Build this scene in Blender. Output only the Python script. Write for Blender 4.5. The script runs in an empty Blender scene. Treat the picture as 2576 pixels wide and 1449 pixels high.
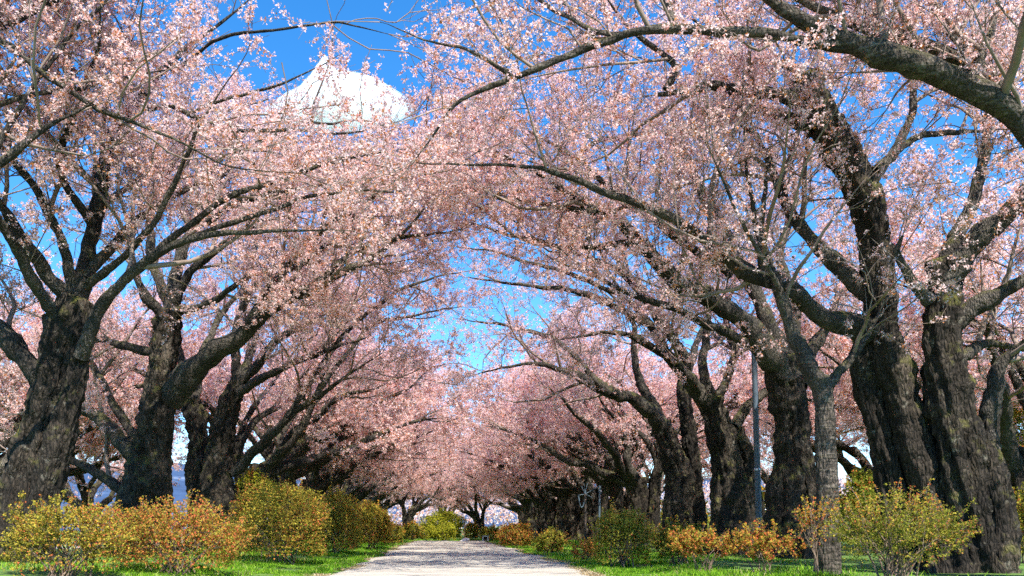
import bpy, math
import numpy as np
from mathutils import Vector
rad = math.radians

# ------------------------------------------------------------------ camera, world, sun
sc = bpy.context.scene
col = sc.collection
FPX, VPU, VPV, CAMZ = 2000.0, 1135.0, 1330.0, 0.9      # focal length and vanishing point in a 2576 px wide frame
cd = bpy.data.cameras.new('camera')
cam = bpy.data.objects.new('camera', cd); col.objects.link(cam)
cam.location = (0, 0, CAMZ); cam.rotation_euler = (rad(90), 0, 0)
cd.sensor_width = 36; cd.lens = FPX*36/2576
cd.shift_x = (1288-VPU)/2576; cd.shift_y = (VPV-724.5)/2576
cd.clip_start = 0.1; cd.clip_end = 20000
sc.camera = cam

SUN_AZ, SUN_EL = 161.0, 50.0          # azimuth clockwise from +Y (view direction)
w = bpy.data.worlds.new('World'); sc.world = w; w.use_nodes = True
nt = w.node_tree; nt.nodes.clear()
sky = nt.nodes.new('ShaderNodeTexSky'); sky.sky_type = 'NISHITA'; sky.sun_disc = False
sky.sun_elevation = rad(SUN_EL); sky.sun_rotation = rad(SUN_AZ)
sky.altitude = 600; sky.air_density = 1.0; sky.dust_density = 0.0; sky.ozone_density = 4.0
hsv = nt.nodes.new('ShaderNodeHueSaturation'); hsv.inputs['Saturation'].default_value = 1.3
bg = nt.nodes.new('ShaderNodeBackground'); bg.inputs[1].default_value = 0.106
out = nt.nodes.new('ShaderNodeOutputWorld')
nt.links.new(sky.outputs[0], hsv.inputs['Color']); nt.links.new(hsv.outputs[0], bg.inputs[0]); nt.links.new(bg.outputs[0], out.inputs[0])
sd = bpy.data.lights.new('sun', 'SUN'); sd.energy = 3.7; sd.angle = rad(0.5); sd.color = (1, 0.95, 0.87)
sun = bpy.data.objects.new('sun', sd); col.objects.link(sun)
a, e = rad(SUN_AZ), rad(SUN_EL)
sun.rotation_euler = Vector((math.sin(a)*math.cos(e), math.cos(a)*math.cos(e), math.sin(e))).to_track_quat('Z', 'Y').to_euler()
sc.view_settings.view_transform = 'Standard'; sc.view_settings.look = 'None'
sc.view_settings.exposure = 1.62; sc.view_settings.gamma = 1.0
sc.cycles.max_bounces = 12; sc.cycles.diffuse_bounces = 9; sc.cycles.transmission_bounces = 9
sc.cycles.glossy_bounces = 2; sc.cycles.volume_bounces = 10; sc.cycles.transparent_max_bounces = 4
sc.cycles.caustics_reflective = False; sc.cycles.caustics_refractive = False
sc.cycles.use_denoising = False
sc.cycles.sample_clamp_indirect = 8
sc.cycles.debug_use_spatial_splits = True
sc.cycles.use_adaptive_sampling = True; sc.cycles.adaptive_threshold = 0.03

# ------------------------------------------------------------------ helpers
rng = np.random.default_rng(7)
TRIS = {}
def at(u, v, Y):
    return np.array([(u-VPU)/FPX*Y, Y, CAMZ+(VPV-v)/FPX*Y])
def norm(a): return a/np.maximum(np.linalg.norm(a, axis=-1, keepdims=True), 1e-9)

_perm = np.random.default_rng(3).random(65536)
def _h(ix, iy, iz):
    return _perm[((ix*73856093) ^ (iy*19349663) ^ (iz*83492791)) & 65535]
def vnoise(p):
    p = np.asarray(p, float); i = np.floor(p).astype(np.int64); f = p-i; f = f*f*(3-2*f)
    x, y, z = i[..., 0], i[..., 1], i[..., 2]; fx, fy, fz = f[..., 0], f[..., 1], f[..., 2]
    def L(a, b, t): return a+(b-a)*t
    return L(L(L(_h(x,y,z),_h(x+1,y,z),fx), L(_h(x,y+1,z),_h(x+1,y+1,z),fx), fy),
             L(L(_h(x,y,z+1),_h(x+1,y,z+1),fx), L(_h(x,y+1,z+1),_h(x+1,y+1,z+1),fx), fy), fz)*2-1
def fbm(p, o=3):
    s, a = 0, 1.0
    for k in range(o): s = s+a*vnoise(np.asarray(p)*2**k+17.3*k); a *= 0.5
    return s

def mesh(name, V, F, mats, smooth=False, midx=None):
    V = np.asarray(V, np.float32); F = np.asarray(F, np.int32); n = F.shape[1]
    me = bpy.data.meshes.new(name)
    me.vertices.add(len(V)); me.vertices.foreach_set('co', V.ravel())
    me.loops.add(F.size); me.loops.foreach_set('vertex_index', F.ravel())
    me.polygons.add(len(F)); me.polygons.foreach_set('loop_start', np.arange(0, F.size, n, dtype=np.int32))
    if smooth: me.polygons.foreach_set('use_smooth', np.ones(len(F), bool))
    if midx is not None: me.polygons.foreach_set('material_index', np.asarray(midx, np.int32))
    for m in (mats if isinstance(mats, (list, tuple)) else [mats]): me.materials.append(m)
    me.update(calc_edges=True)
    TRIS[name] = TRIS.get(name, 0)+len(F)*(n-2)
    return me
def obj(name, me, parent=None, **props):
    o = bpy.data.objects.new(name, me); col.objects.link(o)
    if parent is not None: o.parent = parent
    for k, v in props.items(): o[k] = v
    return o
def empty(name, loc, label, cat, group=None, rz=0, s=1):
    o = bpy.data.objects.new(name, None); col.objects.link(o)
    o.location = tuple(float(x) for x in loc); o.rotation_euler = (0, 0, rz); o.scale = (s, s, s) if np.isscalar(s) else s
    o['label'] = label; o['category'] = cat
    if group: o['group'] = group
    return o
def copy_tree(root, loc, rz, s, label):
    r = root.copy(); col.objects.link(r); r.location = loc; r.rotation_euler = (0, 0, rz)
    r.scale = (s, s, s) if np.isscalar(s) else s
    r['label'] = label
    for ch in list(root.children):
        c = ch.copy(); col.objects.link(c); c.parent = r
    return r

def tubes(P, R, s, disp=None):
    """P (N,K,3), R (N,K) -> quads of N tubes with s sides"""
    N, K, _ = P.shape
    T = norm(np.gradient(P, axis=1))
    m = norm(P[:, -1]-P[:, 0]); ref = np.zeros_like(m)
    ref[np.arange(N), np.argmin(np.abs(m), axis=1)] = 1
    U = norm(np.cross(T, ref[:, None, :])); W = np.cross(T, U)
    th = np.arange(s)*2*math.pi/s
    D = U[:, :, None, :]*np.cos(th)[None, None, :, None]+W[:, :, None, :]*np.sin(th)[None, None, :, None]
    rr = R[:, :, None, None]*np.ones((1, 1, s, 1))
    if disp is not None: rr = rr+disp(P, D, th)[..., None]
    V = (P[:, :, None, :]+D*rr).reshape(-1, 3)
    k, j = np.meshgrid(np.arange(K-1), np.arange(s), indexing='ij')
    q = np.stack([k*s+j, k*s+(j+1) % s, (k+1)*s+(j+1) % s, (k+1)*s+j], -1).reshape(-1, 4)
    F = (q[None]+(np.arange(N)*K*s)[:, None, None]).reshape(-1, 4)
    return V, F
def join(parts):
    vs, fs, o = [], [], 0
    for V, F in parts:
        vs.append(V); fs.append(F+o); o += len(V)
    return np.concatenate(vs), np.concatenate(fs)
def spline(pts, K):
    """Catmull-Rom through pts (n,d) resampled evenly at K points"""
    p = np.asarray(pts, float); n = len(p)
    if n == 2: p = np.stack([p[0], (p[0]+p[1])/2, p[1]]); n = 3
    q = np.concatenate([[2*p[0]-p[1]], p, [2*p[-1]-p[-2]]])
    t = np.linspace(0, n-1, 24*n); i = np.minimum(t.astype(int), n-2); f = (t-i)[:, None]
    a, b, c, d = q[i], q[i+1], q[i+2], q[i+3]
    s = 0.5*(2*b+(c-a)*f+(2*a-5*b+4*c-d)*f**2+(3*b-a-3*c+d)*f**3)
    L = np.concatenate([[0], np.cumsum(np.linalg.norm(np.diff(s[:, :3], axis=0), axis=1))])
    g = np.linspace(0, L[-1], K)
    return np.stack([np.interp(g, L, s[:, k]) for k in range(s.shape[1])], 1)
def grow(P, R, spacing, t0, t1, lmin, lmax, K, ang, up, jit, rk, rend, rg, flat=0.0):
    """children of the curves P: random sites, leaving at ang (degrees range), bending up and jittering"""
    N, Kp, _ = P.shape
    seg = np.linalg.norm(np.diff(P, axis=1), axis=2); L = seg.sum(1)
    n = rg.poisson(L*(t1-t0)/spacing); idx = np.repeat(np.arange(N), n); M = len(idx)
    if M == 0: return np.zeros((0, K, 3)), np.zeros((0, K))
    t = t0+(t1-t0)*rg.random(M); x = t*(Kp-1); i = np.minimum(x.astype(int), Kp-2); f = (x-i)
    p0 = P[idx, i]*(1-f)[:, None]+P[idx, i+1]*f[:, None]
    r0 = R[idx, i]*(1-f)+R[idx, i+1]*f
    tan = norm(P[idx, i+1]-P[idx, i])
    rv = rg.normal(size=(M, 3)); rv[:, 2] = rv[:, 2]*(1-flat)+flat*1.2
    perp = norm(rv-tan*(rv*tan).sum(1, keepdims=True))
    an = np.radians(rg.uniform(ang[0], ang[1], M))[:, None]
    d = norm(tan*np.cos(an)+perp*np.sin(an)+np.array([0, 0, up]))
    ln = rg.uniform(lmin, lmax, M)*(1.15-0.45*t)
    st = (ln/(K-1))[:, None]
    out = np.empty((M, K, 3)); out[:, 0] = p0; c = p0
    for k in range(1, K):
        d = norm(d+rg.normal(size=(M, 3))*jit+np.array([0, 0, up*0.25]))
        c = c+d*st; out[:, k] = c
    rb = np.minimum(r0*0.62, ln*rk+0.003)
    tt = np.linspace(0, 1, K)[None]
    return out, np.maximum(rb[:, None]*(1-tt)**0.8+rend*tt, rend)

# ------------------------------------------------------------------ materials
def mat(name):
    m = bpy.data.materials.new(name); m.use_nodes = True; n = m.node_tree
    n.nodes.clear(); o = n.nodes.new('ShaderNodeOutputMaterial')
    return m, n, o
class N:
    def __init__(s, tree): s.t = tree
    def __call__(s, typ, ins=None, **kw):
        x = s.t.nodes.new('ShaderNode'+typ)
        for k, v in kw.items(): setattr(x, k, v)
        for k, v in (ins or {}).items():
            if hasattr(v, 'is_output'): s.t.links.new(v, x.inputs[k])
            else: x.inputs[k].default_value = v
        return x
def ramp(n, fac, stops, interp='LINEAR'):
    r = n('ValToRGB', {0: fac}); cr = r.color_ramp; cr.interpolation = interp
    while len(cr.elements) < len(stops): cr.elements.new(0.5)
    for e_, (p, c) in zip(cr.elements, stops): e_.position = p; e_.color = (*c, 1)
    return r.outputs[0]
def petal_mat(name, stops, trans=0.45, patch=0.55):
    m, t, o = mat(name); n = N(t)
    g = n('NewGeometry')
    tc = n('TexCoord'); no = n('TexNoise', {'Vector': tc.outputs['Object'], 'Scale': 0.9, 'Detail': 2.0})
    off = n('Math', {0: no.outputs[0], 1: 0.5}, operation='SUBTRACT')
    f = n('Math', {0: off.outputs[0], 1: patch, 2: g.outputs['Random Per Island']}, operation='MULTIPLY_ADD')
    c = ramp(n, f.outputs[0], stops, 'CONSTANT')
    d = n('BsdfDiffuse', {0: c}); tr = n('BsdfTranslucent', {0: c})
    mx = n('MixShader', {0: trans, 1: d.outputs[0], 2: tr.outputs[0]})
    t.links.new(mx.outputs[0], o.inputs[0]); return m
M_BLOSSOM = petal_mat('cherry_blossom', [(0, (0.5, 0.2, 0.06)), (0.07, (0.66, 0.3, 0.13)), (0.14, (0.8, 0.42, 0.35)), (0.24, (0.89, 0.62, 0.6)), (0.46, (0.92, 0.7, 0.68)), (0.8, (0.94, 0.77, 0.75))], 0.6, 0.35)
M_AZ1 = petal_mat('azalea_olive', [(0, (0.12, 0.14, 0.02)), (0.2, (0.22, 0.225, 0.035)), (0.45, (0.32, 0.3, 0.045)), (0.7, (0.42, 0.34, 0.055)), (0.87, (0.45, 0.24, 0.06)), (0.95, (0.45, 0.14, 0.06))], 0.4, 1.0)
M_AZ2 = petal_mat('azalea_orange', [(0, (0.2, 0.2, 0.03)), (0.2, (0.36, 0.31, 0.05)), (0.4, (0.5, 0.29, 0.06)), (0.58, (0.56, 0.2, 0.06)), (0.8, (0.55, 0.13, 0.06)), (0.94, (0.34, 0.31, 0.05))], 0.4, 1.0)
M_AZ3 = petal_mat('clipped_green', [(0, (0.15, 0.17, 0.02)), (0.3, (0.26, 0.27, 0.025)), (0.6, (0.38, 0.37, 0.035)), (0.85, (0.47, 0.44, 0.04))], 0.35)
M_AZ4 = petal_mat('azalea_golden', [(0, (0.15, 0.145, 0.03)), (0.2, (0.31, 0.28, 0.045)), (0.44, (0.46, 0.38, 0.055)), (0.68, (0.55, 0.38, 0.06)), (0.84, (0.56, 0.24, 0.06)), (0.94, (0.54, 0.14, 0.06))], 0.4, 1.1)
M_TIP = petal_mat('azalea_new_shoots', [(0, (0.4, 0.34, 0.05)), (0.3, (0.52, 0.36, 0.05)), (0.55, (0.58, 0.24, 0.05)), (0.8, (0.56, 0.14, 0.05))], 0.45, 0.8)
M_LEAF = petal_mat('spring_leaf', [(0, (0.1, 0.14, 0.02)), (0.3, (0.2, 0.24, 0.03)), (0.6, (0.3, 0.3, 0.04)), (0.85, (0.4, 0.36, 0.07))], 0.4)
M_GRASS = petal_mat('grass_blade', [(0, (0.07, 0.17, 0.012)), (0.2, (0.14, 0.31, 0.02)), (0.5, (0.22, 0.42, 0.03)), (0.75, (0.32, 0.48, 0.05)), (0.93, (0.5, 0.43, 0.2))], 0.4, 0.9)

def bark_mat(name, c0, c1, c2, moss=0.5, bands=0.0, scale=1.0):
    m, t, o = mat(name); n = N(t)
    tc = n('TexCoord').outputs['Object']
    mp = n('Mapping', {'Vector': tc, 'Scale': (7*scale, 7*scale, 2.2*scale)})
    a = n('TexNoise', {'Vector': mp.outputs[0], 'Scale': 1.6, 'Detail': 6.0, 'Roughness': 0.65})
    b = n('TexNoise', {'Vector': tc, 'Scale': 1.1, 'Detail': 3.0})
    v = n('TexVoronoi', {'Vector': mp.outputs[0], 'Scale': 2.2}, feature='DISTANCE_TO_EDGE')
    f = n('Math', {0: a.outputs[0], 1: b.outputs[0]}, operation='ADD'); f = n('Math', {0: f.outputs[0], 1: 0.5}, operation='MULTIPLY')
    c = ramp(n, f.outputs[0], [(0.36, c0), (0.5, c1), (0.66, c2)])
    vc = n('MapRange', {0: v.outputs['Distance'], 1: 0.0, 2: 0.09, 3: 0.25, 4: 1.0})
    c = n('MixRGB', {0: 1.0, 1: c, 2: vc.outputs[0]}, blend_type='MULTIPLY').outputs[0]
    oi = n('ObjectInfo'); vr = n('MapRange', {0: oi.outputs['Random'], 3: 0.8, 4: 1.3})
    c = n('MixRGB', {0: 1.0, 1: c, 2: vr.outputs[0]}, blend_type='MULTIPLY').outputs[0]
    # pale lichen blotches
    li = n('TexNoise', {'Vector': tc, 'Scale': 5.0, 'Detail': 4.0, 'Roughness': 0.7})
    lf = n('MapRange', {0: li.outputs[0], 1: 0.6, 2: 0.68, 3: 0.0, 4: 0.55})
    mx0 = n('MixRGB', {0: lf.outputs[0], 1: c, 2: (0.24, 0.22, 0.17, 1)})
    # moss on upward faces and in patches
    g = n('NewGeometry'); sx = n('SeparateXYZ', {0: g.outputs['Normal']})
    mn = n('TexNoise', {'Vector': tc, 'Scale': 2.3, 'Detail': 5.0, 'Roughness': 0.7})
    mm = n('Math', {0: sx.outputs['Z'], 1: 0.22, 2: mn.outputs[0]}, operation='MULTIPLY_ADD')
    mf = n('MapRange', {0: mm.outputs[0], 1: 0.58, 2: 0.72, 3: 0.0, 4: moss})
    mx = n('MixRGB', {0: mf.outputs[0], 1: mx0.outputs[0], 2: (0.115, 0.11, 0.025, 1)})
    cc = mx.outputs[0]
    hgt = n('Math', {0: a.outputs[0], 1: v.outputs[0]}, operation='ADD').outputs[0]
    if bands:
        bm_ = n('Mapping', {'Vector': tc, 'Scale': (1.6, 1.6, 17.0)})
        wv = n('TexNoise', {'Vector': bm_.outputs[0], 'Scale': 1.0, 'Detail': 4.0, 'Roughness': 0.6})
        bf = n('MapRange', {0: wv.outputs[0], 1: 0.52, 2: 0.66, 3: 0.0, 4: bands})
        cc = n('MixRGB', {0: bf.outputs[0], 1: cc, 2: (0.26, 0.22, 0.17, 1)}).outputs[0]
        hgt = n('Math', {0: wv.outputs[0], 1: 0.5, 2: hgt}, operation='MULTIPLY_ADD').outputs[0]
    bp = n('Bump', {'Height': hgt, 'Strength': 1.0, 'Distance': 0.11})
    p = n('BsdfPrincipled', {'Base Color': cc, 'Roughness': 0.88, 'Normal': bp.outputs[0]})
    p.inputs['Specular IOR Level'].default_value = 0.25
    t.links.new(p.outputs[0], o.inputs[0]); return m
M_BARK = bark_mat('old_bark', (0.012, 0.0095, 0.007), (0.04, 0.031, 0.0225), (0.115, 0.09, 0.064), 0.85)
M_LIMB = bark_mat('limb_bark', (0.028, 0.023, 0.018), (0.075, 0.063, 0.05), (0.17, 0.145, 0.115), 0.6, 0.0, 1.6)
M_BAND = bark_mat('banded_bark', (0.035, 0.027, 0.02), (0.085, 0.068, 0.053), (0.15, 0.125, 0.1), 0.45, 0.45, 1.2)
def plain(name, c, rough=0.6, metal=0.0, noise=0.0, ns=8.0):
    m, t, o = mat(name); n = N(t)
    p = n('BsdfPrincipled', {'Base Color': (*c, 1), 'Roughness': rough, 'Metallic': metal})
    if noise:
        no = n('TexNoise', {'Vector': n('TexCoord').outputs['Object'], 'Scale': ns, 'Detail': 5.0})
        cr = ramp(n, no.outputs[0], [(0.3, tuple(x*(1-noise) for x in c)), (0.7, tuple(min(1, x*(1+noise)) for x in c))])
        t.links.new(cr, p.inputs['Base Color'])
    t.links.new(p.outputs[0], o.inputs[0]); return m
M_TWIG = plain('twig_bark', (0.2, 0.145, 0.115), 0.85, 0, 0.4, 3.0)
M_STEM = plain('azalea_stem', (0.16, 0.11, 0.075), 0.85, 0, 0.4, 6.0)
M_WOOD = plain('broken_wood', (0.26, 0.17, 0.09), 0.9, 0, 0.5, 14.0)

# ------------------------------------------------------------------ ground, path, sky things
def path_cx(y): return 0.34-0.0117*(np.asarray(y, float)-15)
def ground_z(x, y):
    x = np.asarray(x, float); y = np.asarray(y, float)
    p = np.stack([x*0.35, y*0.35, np.zeros_like(x)+4.2], -1)
    side = np.clip((np.abs(x)-3.0)/4.0, 0, 1); side = side*side*(3-2*side)
    z = -0.07*np.clip((2.6-np.abs(x-path_cx(y)))/0.5, 0, 1)*(y < 57.5)+0.22*side*np.where(x < 0, 1.15, 0.5)+0.07*vnoise(p)*side
    z = z-np.clip((-x-12)/40, 0, 1)**1.2*9.0 + np.clip((x-22)/60, 0, 1)*5
    return z
def path_edge(y, s):
    """half width of the path, ragged"""
    y = np.asarray(y, float)
    p = np.stack([y*0.55, np.full_like(y, 3.1*s), np.zeros_like(y)], -1)
    return 2.6+0.26*fbm(p, 4)

gx = np.concatenate([-np.geomspace(2500, 13, 40), np.linspace(-12.5, 12.5, 90), np.geomspace(13, 2500, 40)])
gy = np.concatenate([-np.geomspace(400, 5, 12), np.linspace(4, 70, 100), np.geomspace(72, 3500, 40)])
GX, GY = np.meshgrid(gx, gy, indexing='ij')
V = np.stack([GX, GY, ground_z(GX, GY)-0.012], -1).reshape(-1, 3)
i, j = np.meshgrid(np.arange(len(gx)-1), np.arange(len(gy)-1), indexing='ij'); b_ = len(gy)
F = np.stack([i*b_+j, (i+1)*b_+j, (i+1)*b_+j+1, i*b_+j+1], -1).reshape(-1, 4)
m, t, o = mat('meadow'); n = N(t)
tc = n('NewGeometry').outputs['Position']
a = n('TexNoise', {'Vector': tc, 'Scale': 1.3, 'Detail': 8.0, 'Roughness': 0.7})
b = n('TexNoise', {'Vector': tc, 'Scale': 14.0, 'Detail': 4.0, 'Roughness': 0.7})
f = n('Math', {0: a.outputs[0], 1: b.outputs[0]}, operation='ADD'); f = n('Math', {0: f.outputs[0], 1: 0.5}, operation='MULTIPLY')
c = ramp(n, f.outputs[0], [(0.35, (0.055, 0.06, 0.02)), (0.47, (0.07, 0.13, 0.015)), (0.58, (0.11, 0.22, 0.02)), (0.7, (0.17, 0.17, 0.07))])
bp = n('Bump', {'Height': b.outputs[0], 'Strength': 0.7, 'Distance': 0.05})
p = n('BsdfPrincipled', {'Base Color': c, 'Roughness': 0.95, 'Normal': bp.outputs[0]}); t.links.new(p.outputs[0], o.inputs[0])
obj('ground', mesh('ground', V, F, m, True), kind='structure')

py = np.linspace(-4, 57, 420); s_ = np.linspace(-1, 1, 41)
PY, S = np.meshgrid(py, s_, indexing='ij')
ex = np.where(S < 0, path_edge(PY, -1), path_edge(PY, 1))
PX = path_cx(PY)+S*ex
rut = -0.02*np.exp(-((np.abs(PX-path_cx(PY))-1.0)/0.35)**2)
PZ = 0.045+rut+0.02*fbm(np.stack([PX*0.8, PY*0.5, PX*0], -1), 3)*(1-np.abs(S)**6)
PZ = PZ-0.05*np.clip((np.abs(S)-0.86)/0.14, 0, 1)**2+np.where(np.abs(S) > 0.999, -0.04, 0)
V = np.stack([PX, PY, PZ], -1).reshape(-1, 3)
i, j = np.meshgrid(np.arange(len(py)-1), np.arange(40), indexing='ij')
F = np.stack([i*41+j, i*41+j+1, (i+1)*41+j+1, (i+1)*41+j], -1).reshape(-1, 4)
m, t, o = mat('pale_gravel'); n = N(t)
tc = n('NewGeometry').outputs['Position']
st = n('Mapping', {'Vector': tc, 'Scale': (0.35, 1.6, 1)})
a = n('TexNoise', {'Vector': st.outputs[0], 'Scale': 1.4, 'Detail': 7.0, 'Roughness': 0.68})
b = n('TexVoronoi', {'Vector': tc, 'Scale': 42.0})
c1 = n('TexNoise', {'Vector': tc, 'Scale': 60.0, 'Detail': 3.0})
base = ramp(n, a.outputs[0], [(0.33, (0.24, 0.215, 0.175)), (0.45, (0.4, 0.36, 0.295)), (0.62, (0.52, 0.47, 0.385))])
gr = ramp(n, c1.outputs[0], [(0.3, (0.6, 0.6, 0.62)), (0.65, (1, 1, 1))])
cc = n('MixRGB', {0: 0.8, 1: base, 2: gr}, blend_type='MULTIPLY')
# cracks running across
ck = n('Mapping', {'Vector': tc, 'Scale': (0.16, 1.5, 1)})
nz = n('TexNoise', {'Vector': tc, 'Scale': 1.2, 'Detail': 3.0})
wp = n('MixRGB', {0: 0.12, 1: ck.outputs[0], 2: nz.outputs['Color']})
cv = n('TexVoronoi', {'Vector': wp.outputs[0], 'Scale': 1.1}, feature='DISTANCE_TO_EDGE')
cf = n('MapRange', {0: cv.outputs[0], 1: 0.006, 2: 0.035, 3: 1.0, 4: 0.0})
cm = n('TexNoise', {'Vector': tc, 'Scale': 0.8, 'Detail': 2.0})
cmm = n('MapRange', {0: cm.outputs[0], 1: 0.38, 2: 0.52, 3: 0.0, 4: 0.9})
cf2 = n('Math', {0: cf.outputs[0], 1: cmm.outputs[0]}, operation='MULTIPLY')
cc2 = n('MixRGB', {0: cf2.outputs[0], 1: cc.outputs[0], 2: (0.13, 0.12, 0.11, 1)})
hh = n('Math', {0: b.outputs['Distance'], 1: 0.5, 2: a.outputs[0]}, operation='MULTIPLY_ADD')
bp = n('Bump', {'Height': hh.outputs[0], 'Strength': 0.6, 'Distance': 0.03})
p = n('BsdfPrincipled', {'Base Color': cc2.outputs[0], 'Roughness': 0.95, 'Normal': bp.outputs[0]}); t.links.new(p.outputs[0], o.inputs[0])
obj('path', mesh('path', V, F, m, True), kind='structure')

# far hills, with distance haze painted into their blue base colour
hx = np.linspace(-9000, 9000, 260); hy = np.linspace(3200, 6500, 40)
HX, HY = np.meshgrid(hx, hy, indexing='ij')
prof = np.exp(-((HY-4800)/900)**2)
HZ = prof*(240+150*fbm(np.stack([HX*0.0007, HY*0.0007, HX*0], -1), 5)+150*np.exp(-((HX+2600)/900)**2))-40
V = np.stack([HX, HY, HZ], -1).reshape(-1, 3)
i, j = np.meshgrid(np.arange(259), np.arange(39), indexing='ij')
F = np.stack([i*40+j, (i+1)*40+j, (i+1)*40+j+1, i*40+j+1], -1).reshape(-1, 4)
m, t, o = mat('forest_snow_haze_tint'); n = N(t)
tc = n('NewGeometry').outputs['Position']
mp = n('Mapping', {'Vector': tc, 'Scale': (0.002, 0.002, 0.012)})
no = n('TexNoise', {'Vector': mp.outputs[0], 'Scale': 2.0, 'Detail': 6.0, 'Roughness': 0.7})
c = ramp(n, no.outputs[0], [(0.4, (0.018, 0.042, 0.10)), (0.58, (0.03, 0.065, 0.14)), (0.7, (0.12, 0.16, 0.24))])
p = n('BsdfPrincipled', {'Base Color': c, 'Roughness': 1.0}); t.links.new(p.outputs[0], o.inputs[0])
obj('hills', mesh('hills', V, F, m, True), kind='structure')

# one cumulus cloud, a lumpy closed body of scattering air
def ico(sub):
    import bmesh
    bm = bmesh.new(); bmesh.ops.create_icosphere(bm, subdivisions=sub, radius=1)
    V = np.array([v.co[:] for v in bm.verts]); F = np.array([[v.index for v in f.verts] for f in bm.faces]); bm.free()
    return V, F
CY = 1600.0
sil = [(838, 118), (856, 150), (878, 170), (900, 168), (930, 170), (950, 168), (980, 184), (1010, 202), (1045, 224), (1075, 248), (1050, 280), (960, 300), (870, 306), (770, 300), (690, 286), (650, 272),
       (690, 246), (735, 222), (765, 206), (795, 176), (818, 146)]
cen = at(845, 256, CY)
sil = [(u_-18, v_+22) for u_, v_ in sil]
SP_ = np.array([at(u, v, CY)-cen for u, v in sil])[:, [0, 2]]
ang_ = np.arctan2(SP_[:, 1], SP_[:, 0]); o_ = np.argsort(ang_)
th_ = np.linspace(-math.pi, math.pi, 160, endpoint=False)
Rr = np.interp(th_, ang_[o_], np.hypot(*SP_[o_].T), period=2*math.pi)
rho = np.linspace(0, 1, 30)[1:]
def half(sgn):
    TH, RH = np.meshgrid(th_, rho, indexing='ij')
    X = np.cos(TH)*RH*Rr[:, None]; Z = np.sin(TH)*RH*Rr[:, None]
    q_ = np.stack([X*0.02, Z*0.02, np.full_like(X, sgn*3.0)], -1)
    T = 90*(1-RH**2)*(1+0.2*fbm(q_, 4))*np.clip(0.85+Z/160, 0.5, 1.0)
    return X, sgn*T, Z
Va, Fa = [], []
for sgn in (1, -1):
    X, Yq, Z = half(sgn); nT, nR = X.shape
    base_ = len(np.concatenate(Va)) if Va else 0
    Va.append(np.concatenate([[[0, sgn*90*0.85, 0]], np.stack([X, Yq, Z], -1).reshape(-1, 3)]))
    for i_ in range(nT):
        i2 = (i_+1) % nT
        Fa.append([base_, base_+1+i_*nR, base_+1+i2*nR][::-int(sgn)])
        for j_ in range(nR-1):
            p_ = [base_+1+i_*nR+j_, base_+1+i_*nR+j_+1, base_+1+i2*nR+j_+1, base_+1+i2*nR+j_]
            Fa.append([p_[0], p_[1], p_[2]][::-int(sgn)]); Fa.append([p_[0], p_[2], p_[3]][::-int(sgn)])
V = np.concatenate(Va); IF = np.array(Fa)
# weld the two halves along the rim
nT, nR = 160, 29; rim = 1+np.arange(nT)*nR+nR-1; off_ = 1+nT*nR
mp_ = np.arange(len(V)); mp_[rim+off_] = rim; IF = mp_[IF]
m, t, o = mat('cloud_vapour'); n = N(t)
vs = n('VolumeScatter', {'Color': (1, 1, 1, 1), 'Density': 0.032, 'Anisotropy': 0.2}); t.links.new(vs.outputs[0], o.inputs['Volume'])
cl = obj('cloud', mesh('cloud', V, IF, m, True), label='white cumulus cloud in the blue gap between the cherry crowns', category='cloud')
cl.location = tuple(cen)

# ------------------------------------------------------------------ cherry trees
def bark_disp(seed, gnarl, ground=None):
    def f(P, D, th):
        r = np.linalg.norm(P, axis=-1)  # unused scale; kept local
        Q = P[:, :, None, :]+D*0.45
        lump = fbm(Q*1.15+seed*3.7, 3)
        s = np.concatenate([np.zeros((P.shape[0], 1)), np.cumsum(np.linalg.norm(np.diff(P, axis=1), axis=2), 1)], 1)
        tw = th[None, None, :]+s[:, :, None]*0.25
        C = np.stack([np.cos(tw)*2.6, np.sin(tw)*2.6, np.broadcast_to(s[:, :, None]*0.55, tw.shape)], -1)
        fur = -np.abs(fbm(C+seed*1.9, 3)); fur2 = -np.abs(vnoise(C*np.array([2.3, 2.3, 1.7])+seed))
        fine = fbm(Q*7.0+seed, 2)
        burl = np.clip(vnoise(Q*2.1+seed*5.1)-0.35, 0, 1)
        d = gnarl*(0.15*lump+0.38*(fur+0.25)+0.22*(fur2+0.3)+0.09*fine+0.40*burl)+0.02*fbm(Q*14.0+seed, 2)
        if ground is not None:
            h = np.clip(P[:, :, None, 2]-ground, 0, 5); fl = np.exp(-h/0.45)
            d = d+gnarl*fl*(0.12+0.38*np.clip(np.cos(th[None, None, :]*5+seed+1.5*vnoise(D*1.5+seed)), -0.3, 1))
        return d
    return f
def cap(P, R):
    T = norm(P[-1]-P[-2])
    return np.concatenate([P, [P[-1]+T*R[-1]*0.15, P[-1]+T*R[-1]*0.2]]), np.concatenate([R, [R[-1]*0.75, R[-1]*0.05]])
def trace(uvr, Y0, Y1):
    q = np.array(uvr, float); L = np.concatenate([[0], np.cumsum(np.hypot(*np.diff(q[:, :2], axis=0).T))]); t = L/L[-1]
    Y = Y0+(Y1-Y0)*t
    return np.array([[*at(u, v, y), r*y/FPX] for (u, v, r), y in zip(q, Y)])
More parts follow.
